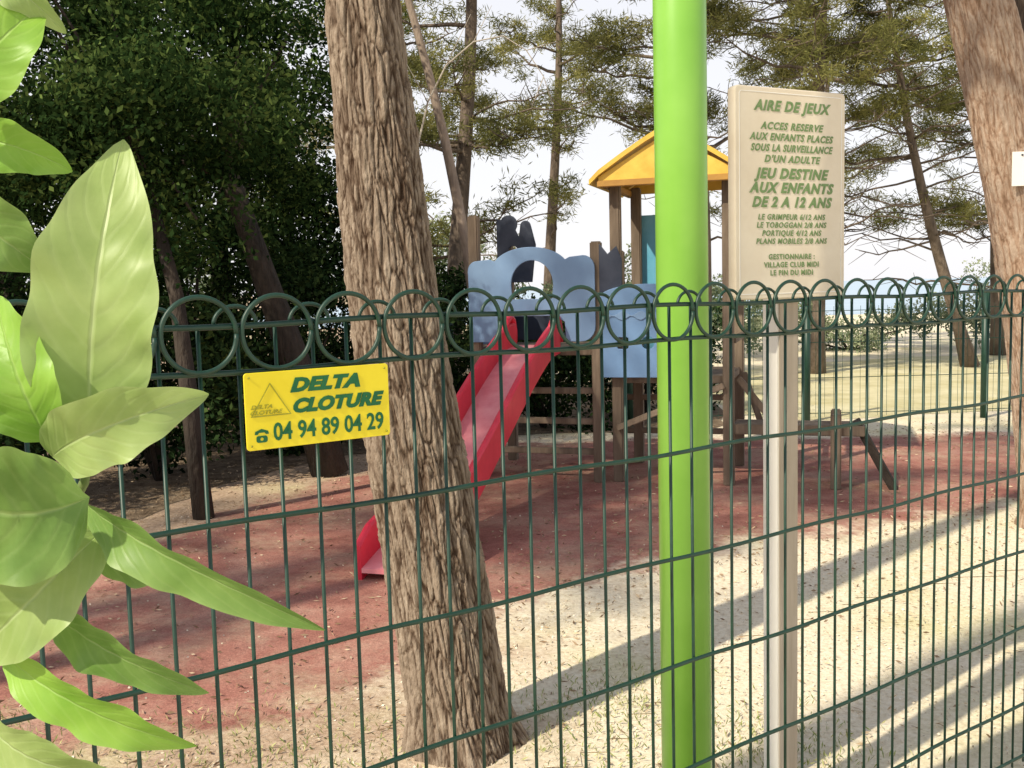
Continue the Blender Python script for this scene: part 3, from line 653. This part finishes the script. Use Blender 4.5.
# ------------------------------------------------------------ foreground plant
PX=.0006
pl=empty("shrub",(-.2555,.6,1.489),"large-leaved shrub with glossy bright green leaves by the fence","shrub",rot=0)
def big_leaf(b,m,t,hw,mat,fold=.25,tilt=0,curl=.0,seed=0,label=None):
    b,m,t=[Vector((p[0]*PX,p[2]*.001,p[1]*PX)) for p in (b,m,t)]
    c=m*2-(b+t)/2
    nl,nw=44,16; V=[];F=[];U=[]
    for i in range(nl+1):
        s=i/nl; p=b*(1-s)**2+c*2*s*(1-s)+t*s*s; d=((c-b)*(1-s)+(t-c)*s).normalized()
        side=d.cross(Vector((0,-1,0))).normalized(); nrm=side.cross(d).normalized()
        if nrm.y>0: nrm=-nrm
        side=(Matrix.Rotation(tilt,3,d)@side); nrm=(Matrix.Rotation(tilt,3,d)@nrm)
        w_=hw*PX*(math.sin(math.pi*min(1,s**.82))**.75 if 0<s<1 else 0)+.0004
        if s<.06: w_*=s/.06*.9+.1
        for j in range(nw+1):
            u=j/nw*2-1
            wl=w_*(1+.04*math.sin(s*23+seed*3+(2 if u>0 else 0)))
            q=p+side*u*wl+nrm*(abs(u)**1.3*w_*fold)+nrm*curl*w_*u*abs(u)
            q+=nrm*(.13*w_*math.sin(s*13+seed*2+u*1.5)*abs(u)+.06*w_*math.sin(s*33+seed)*abs(u)**3+.015*w_*math.sin(s*56-abs(u)*9))
            V.append(q); U.append((j/nw,s))
    for i in range(nl):
        for j in range(nw):
            a=i*(nw+1)+j; F.append((a,a+1,a+nw+2,a+nw+1))
    me=mesh_from("leaf",V,F,True); uv=me.uv_layers.new(name="UVMap")
    for l in me.loops: uv.data[l.index].uv=U[l.vertex_index]
    obj("leaf",me,pl,mat=M[mat],label=label)
Lv=[((0,40,0),(30,185,-25),(45,342,10),60,'bl1',.2,.15),
((-30,45,-15),(-45,115,-30),(-85,190,0),40,'bl3',.3,0),
((-25,32,-20),(42,64,-40),(126,88,-10),36,'bl1',.3,.2),
((16,-5,-30),(-60,-5,-60),(-170,50,-40),66,'bl2',.2,-.1),
((-10,-22,0),(95,-62,-40),(237,-143,-30),27,'bl2',.6,.35),
((-35,-30,10),(25,-78,0),(80,-92,10),27,'bl2',.3,.3),
((5,-50,0),(-55,-112,-30),(-130,-175,0),45,'bl1',.2,.2),
((-75,-125,10),(18,-165,-20),(104,-224,0),27,'bl2',.35,.3),
((-110,-170,0),(-5,-215,-30),(94,-273,-10),28,'bl3',.35,.2),
((-130,-238,0),(-60,-265,-30),(12,-300,-10),30,'bl1',.3,.1),
((-110,-195,20),(-60,-222,10),(-15,-250,20),18,'bl2',.3,.5),
((-120,365,-10),(-52,412,-30),(-18,470,0),38,'bl3',.25,.2),
((-85,510,0),(-35,482,-20),(2,442,0),20,'bl1',.4,.2),
((-130,350,10),(-60,337,0),(-8,312,10),26,'bl3',.3,.3),
((-150,295,0),(-70,258,-30),(-26,212,-10),38,'bl2',.25,0),
((-20,30,40),(-60,130,60),(-75,230,50),34,'bl2',.3,.4)]
for i,(b_,m_,t_,h_,mt,fo,ti) in enumerate(Lv): big_leaf(b_,m_,t_,h_,mt,fo,ti,0,i)
def sp(p): return (p[0]*PX,p[2]*.001,p[1]*PX)
V,F=tube([sp(p) for p in [(-420,-2480,60),(-330,-1200,60),(-240,-520,40),(-160,-260,20),(-110,-150,10),(-50,-60,5),(-10,0,0),(0,40,0)]],[.012,.011,.008,.0045,.004,.0035,.003,.002],8)
tube([sp(p) for p in [(-240,-520,40),(-280,-100,30),(-240,200,20),(-160,370,0),(-100,520,0)]],[.007,.006,.005,.004,.003],8,V,F)
obj("stem",mesh_from("stem",V,F,True),pl,mat=M['stem'])
